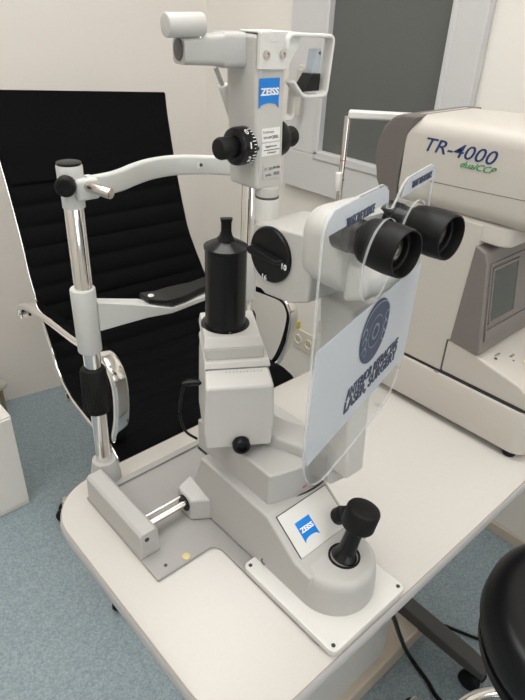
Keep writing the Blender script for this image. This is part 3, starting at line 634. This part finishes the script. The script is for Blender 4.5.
b=shield_mesh([(-.107,1.2305),(-.1065,1.2395),(-.098,1.245),(-.022,1.244),(-.012,1.239),(-.009,1.230)],[],.0002,.0014); b.build('frosted_tab',FROST,sh,smooth=0)
b=shield_mesh([(.015,1.2275),(.022,1.236),(.030,1.239),(.083,1.240),(.092,1.236),(.0945,1.2275)],[],.0002,.0014); b.build('frosted_tab',FROST,sh,smooth=0)
text('TRUST THE SCIENCE',sp(-.059,1.2325,.0023),su,Z,.044,.0065,LOGOM,sh,bold=.02)
text('TRUST THE SCIENCE',sp(.058,1.2335,.0023),su,Z,.046,.0055,LOGOM,sh,bold=.02)
lc=(.003,1.118)
b=shield_mesh(circ(lc[0],lc[1],.0290),[],.0002,.0024); lo=b.build('printed_emblem',LOGOM,sh,smooth=0)
def stroke(pl_,w_,name='emblem_line'):
    b=MB(); b.sweep([sp(x,z,.0030) for x,z in pl_],[(w_,-.0001),(w_,.0001),(-w_,.0001),(-w_,-.0001)],up=sn); return b.build(name,LOGOL,lo,smooth=0)
stroke([(lc[0]+.0065*math.cos(a_/24*2*PI),lc[1]+.0065*math.sin(a_/24*2*PI)) for a_ in range(25)],.0010)
stroke([(lc[0]+.0145*math.cos(a_/24*2*PI),lc[1]+.0145*math.sin(a_/24*2*PI)) for a_ in range(25)],.0004)
stroke([(lc[0]-.028*math.cos(a_/16*PI),lc[1]+.006+.020*math.sin(a_/16*PI)) for a_ in range(17)],.0006)
for sgn in (-1,1):
    for k in range(3):
        cx,cz=lc[0]+sgn*(.0205+.001*k),lc[1]-.012+.0095*k
        stroke([(cx+sgn*.0042*math.cos(a_/10*1.5*PI),cz+.0042*math.sin(a_/10*1.5*PI)) for a_ in range(11)],.0007)
text('ANTERIOR REFRACTIVE',sp(.016,1.0760,.0023),su,Z,.112,.0105,LOGOM,sh,bold=.015)
text('LASER, SURGERY',sp(.016,1.0625,.0023),su,Z,.114,.0140,LOGOM,sh,bold=.03)

# ------------------------------------------------------------------ tonometer
tn=empty('tonometer',(.93,.42,T),'cream eye tester with taupe band, blue lettering and dark monitor on the table','eye tester')
XA=.772; XB=1.08; XH=.95; XMH=(.772+.95)/2; XM=(XA+XB)/2
def xpr(prof_,xa,xb): 
    b=MB(); b.prism([(xa,y,z) for y,z in prof_],(xb-xa,0,0)); return b
def rbox(x0,x1,y0,y1,z0,z1,r,n=6,top=0):
    def ring(z,i=0):
        out=[]
        for cx,cy,s0 in ((x1-r,y1-r,0),(x0+r,y1-r,90),(x0+r,y0+r,180),(x1-r,y0+r,270)):
            out+=arc((cx,cy),r-i,s0,s0+90,n,lambda x,y:(x,y,z))
        return out
    b=MB(); b.loft([ring(z0,.002),ring(z0+.002),ring(z1-.004),ring(z1-.0012,.0012),ring(z1,.004)]); return b
rbox(XA,XB,.224,.60,.7625,.836,.028).build('base',CREAM,tn,smooth=40)
rbox(XA+.006,XB-.006,.236,.60,.834,.8425,.02).build('base_gap',INK,tn,smooth=40)
for fx in (XA+.016,XB-.028):
    for fy in (.252,.57):
        b=MB(); b.lathe([(.0095,T),(.0105,T+.002),(.0095,T+.0135)],(fx,fy,0),Z,28); b.build('rubber_foot',RUB,tn)
# console
b=xpr([(.232,.8425),(.3912,.8425),(.3912,.9005),(.372,.902),(.262,.878),(.240,.866)],XA+.003,XB-.003); co=b.build('console',CREAM,tn,bevel=.004)
# rear body
b=xpr([(.392,.8425),(.590,.8425),(.590,1.07),(.470,1.092),(.378,1.092),(.378,1.062),(.3855,.9025),(.392,.9005)],XA+.003,XB-.003); b.build('rear_body',CREAM,tn,bevel=.0012)
b=xpr([(.3914,.843),(.3922,.843),(.3922,.900),(.3914,.900)],XA+.0025,XB-.0025); b.build('body_seam',GINK,tn)
# ledge under head
b=rbox(XA+.006,XB-.006,.335,.56,1.068,1.096,.02); b.build('neck_ledge',CREAM,tn,smooth=40)
# monitor housing
MA=XA+.001; MBx=XA+.165
b=MB()
mprof=[(.387,.9015),(.338,.8955),(.334,.900),(.3555,1.040),(.362,1.056),(.381,1.064)]
b.prism([(MA,y,z) for y,z in mprof],(MBx-MA,0,0)); mo=b.build('monitor',MON,tn,bevel=.008,bseg=5)
mn=V((0,-1,.157)).normalized(); mu=V((1,0,0)); mv=mn.cross(mu); 
mc=V(((MA+MBx)/2,.3375,.973))
def fr(x0,x1,z0,z1,th,off):   # box on monitor face
    p=lambda x,z: V((x,.3338+(z-.90)*.157,z))
    c=(p(x0,z0)+p(x1,z1))/2+mn*off; b=MB(); b.obox(c,mu,V((0,.157,1)),mn,(x1-x0)/2,(z1-z0)/2,th); return b
b=MB()
for q in ((MA+.0085,MBx-.0085,.918,.936),(MA+.0085,MBx-.0085,1.036,1.040),(MA+.0085,MA+.0125,.918,1.040),(MBx-.0125,MBx-.0085,.918,1.040)):
    p=lambda x,z: V((x,.3338+(z-.90)*.157,z)); c=(p(q[0],q[2])+p(q[1],q[3]))/2+mn*.0012; b.obox(c,mu,V((0,.157,1)),mn,(q[1]-q[0])/2,(q[3]-q[2])/2,.0012)
b.build('bezel',MON,mo,bevel=.0006)
fr(MA+.0185,MA+.092,.948,1.028,.0012,.0008).build('screen',SCREEN,mo,bevel=.0004)
b=MB()
for q in ((MA+.0150,MA+.0955,.944,.9485),(MA+.0150,MA+.0955,1.0275,1.032),(MA+.0150,MA+.0190,.944,1.032),(MA+.0915,MA+.0955,.944,1.032)):
    c=(p(q[0],q[2])+p(q[1],q[3]))/2+mn*.0014; b.obox(c,mu,V((0,.157,1)),mn,(q[1]-q[0])/2,(q[3]-q[2])/2,.0014)
b.build('screen_surround',MON,mo,bevel=.0006)
# console buttons
cn=V((0,-.213,.977)).normalized(); cvv=V((0,.977,.213)).normalized()
def conp(x,y): return V((x,y,.878+(y-.262)*.2182))+cn*.0004
b=MB(); b.lathe([(.0024,0),(.0022,.0008)],conp(XA+.028,.318),cn,14); b.build('power_lamp',INK,co)
text('POWER',conp(XA+.040,.322)+cn*.0003,mu,cvv,.014,.004,GINK,co,th=.0001)
text('PRINT',conp(XA+.062,.308)+cn*.0003,mu,cvv,.014,.004,GINK,co,th=.0001)
b=MB(); b.lathe([(.0018,0),(.0016,.0006)],conp(XA+.052,.300),cn,14); b.build('indicator',GINK,co)
b=MB(); b.obox(conp(XA+.072,.286)+cn*.0010,mu,cvv,cn,.010,.0045,.0012); b.build('key',LED,co,bevel=.0008)
b=MB(); b.obox(conp(XA+.105,.286)+cn*.0010,mu,cvv,cn,.010,.0045,.0012); b.build('key',PAPER,co,bevel=.0008)
b=MB(); b.obox((XA+.018,.248,.8362),mu,(0,1,0),Z,.004,.002,.0004); b.build('base_slot',INK,tn)
b=MB(); b.obox((XA+.006,.398,.8365),mu,(0,1,0),Z,.004,.004,.0008); b.build('base_catch',GINK,tn)
# measuring head: cream shell + grey band
def headsec(y,zt,zb,inset=0,r_=.026):
    c=V((XMH,y,(zt+zb)/2)); out=[]
    for x,z in rrect((XH-XA)/2-inset,(zt-zb)/2,r_,7): out.append(c+V((x,0,z)))
    return out
b=MB(); b.loft([headsec(.255,1.205,1.105,.022,.02),headsec(.262,1.217,1.098,.010),headsec(.275,1.223,1.095,.003),headsec(.30,1.226,1.094,0),headsec(.42,1.224,1.092,0),headsec(.527,1.219,1.090,0)]); hd_=b.build('measuring_head',CREAM,tn,smooth=40)
b=MB(); b.prism([(XA-.0004,.30,1.1415),(XA-.0004,.505,1.1325),(XA-.0004,.505,1.1330),(XA-.0004,.30,1.1420)],(.001,0,0)); b.build('shell_seam',INK,hd_,smooth=0)
bs=[headsec(.503,1.2185,1.086,-.0006)]
for i in range(1,9):
    t_=i/8; bs.append(headsec(.503+.055*t_,1.2185-.010*t_*t_,1.086-.0*t_,-.0006+.010*t_**3))
# band with bulging lower edge: side profile swept across
bp=[(.503,1.2185),(.520,1.2180),(.540,1.216),(.556,1.211),(.568,1.198),(.577,1.176),(.580,1.150),(.574,1.120),(.560,1.094),(.545,1.075),(.528,1.078),(.520,1.100),(.510,1.125),(.503,1.150)]

b=xpr([(.510,1.2200),(.540,1.2180),(.555,1.213),(.570,1.196),(.579,1.172),(.580,1.150),(.571,1.116),(.556,1.092),(.540,1.070),(.530,1.070),(.530,1.10),(.530,1.14),(.524,1.19)],XA-.0012,XH+.0012); b.build('grey_band',BAND,tn,bevel=.008,bseg=4)
rbox(XA+.01,XH-.01,.50,.556,1.07,1.20,.02).build('head_core',CREAM,tn,smooth=40)
text('TR-4000',(XA-.0003,.4345,1.1845),(0,-1,0),(0,.06,1),.112,.0190,NAVY,hd_,shear=.35,bold=.003)
text('dualCCP',(XA-.0006,.4030,1.1685),(0,-1,0),(0,.06,1),.055,.0090,GREEN,hd_,shear=.6)
# forehead rest of tonometer
b=MB(); b.hexa([(XA-.004,.640,1.197),(XA+.012,.652,1.197),(XA+.062,.548,1.202),(XA+.048,.540,1.202),(XA-.004,.640,1.209),(XA+.012,.652,1.209),(XA+.062,.548,1.214),(XA+.048,.540,1.214)]); fr_=b.build('forehead_frame',WHITE,tn,bevel=.003)
b=MB(); b.rcyl((XA+.003,.646,.80),(XA+.003,.646,1.20),.0048,.0005); po=b.build('rest_pole',STEEL,tn)
b=MB(); b.lathe([(.0056,1.130),(.0056,1.1312)],(XA+.003,.646,0),Z,20); b.build('red_ring',RED,po)
b=MB(); b.lathe([(.0056,1.098),(.0056,1.0992)],(XA+.003,.646,0),Z,20); b.build('black_ring',INK,po)
b=MB(); b.rcyl((XA-.006,.644,1.082),(XA-.006,.644,1.112),.006,.001); b.build('pole_sleeve',WHITE,po)
b=MB(); b.box(XA-.008,XA+.02,.585,.655,.80,.83); b.build('rest_bracket',CREAM,tn,bevel=.004)

# ------------------------------------------------------------------ camera
cam=bpy.data.cameras.new('camera'); co_=bpy.data.objects.new('camera',cam); COL.objects.link(co_)
cam.sensor_fit='HORIZONTAL'; cam.sensor_width=36; cam.lens=583/525*36; cam.clip_start=.02
vd=V((-47,980,583)).normalized(); bx=V((733,-312,583)); bx=(bx-vd*bx.dot(vd)).normalized(); up3=-vd; by=up3.cross(bx)
# rows of world->camera(x right,y down,z forward)
rx=V((bx.x,by.x,up3.x)); ry=V((bx.y,by.y,up3.y)); rz=V((bx.z,by.z,up3.z))
Mx=M4(((rx.x,-ry.x,-rz.x,0),(rx.y,-ry.y,-rz.y,0),(rx.z,-ry.z,-rz.z,1.35),(0,0,0,1)))
co_.matrix_world=Mx
SC.camera=co_
# world
wd_=bpy.data.worlds.new('world'); SC.world=wd_; wd_.use_nodes=True; wd_.node_tree.nodes['Background'].inputs[0].default_value=(1,.96,.91,1); wd_.node_tree.nodes['Background'].inputs[1].default_value=.3
SC.view_settings.view_transform='Standard'; SC.view_settings.look='None'; SC.view_settings.exposure=.08; SC.view_settings.gamma=1; SC.view_settings.use_curve_mapping=False
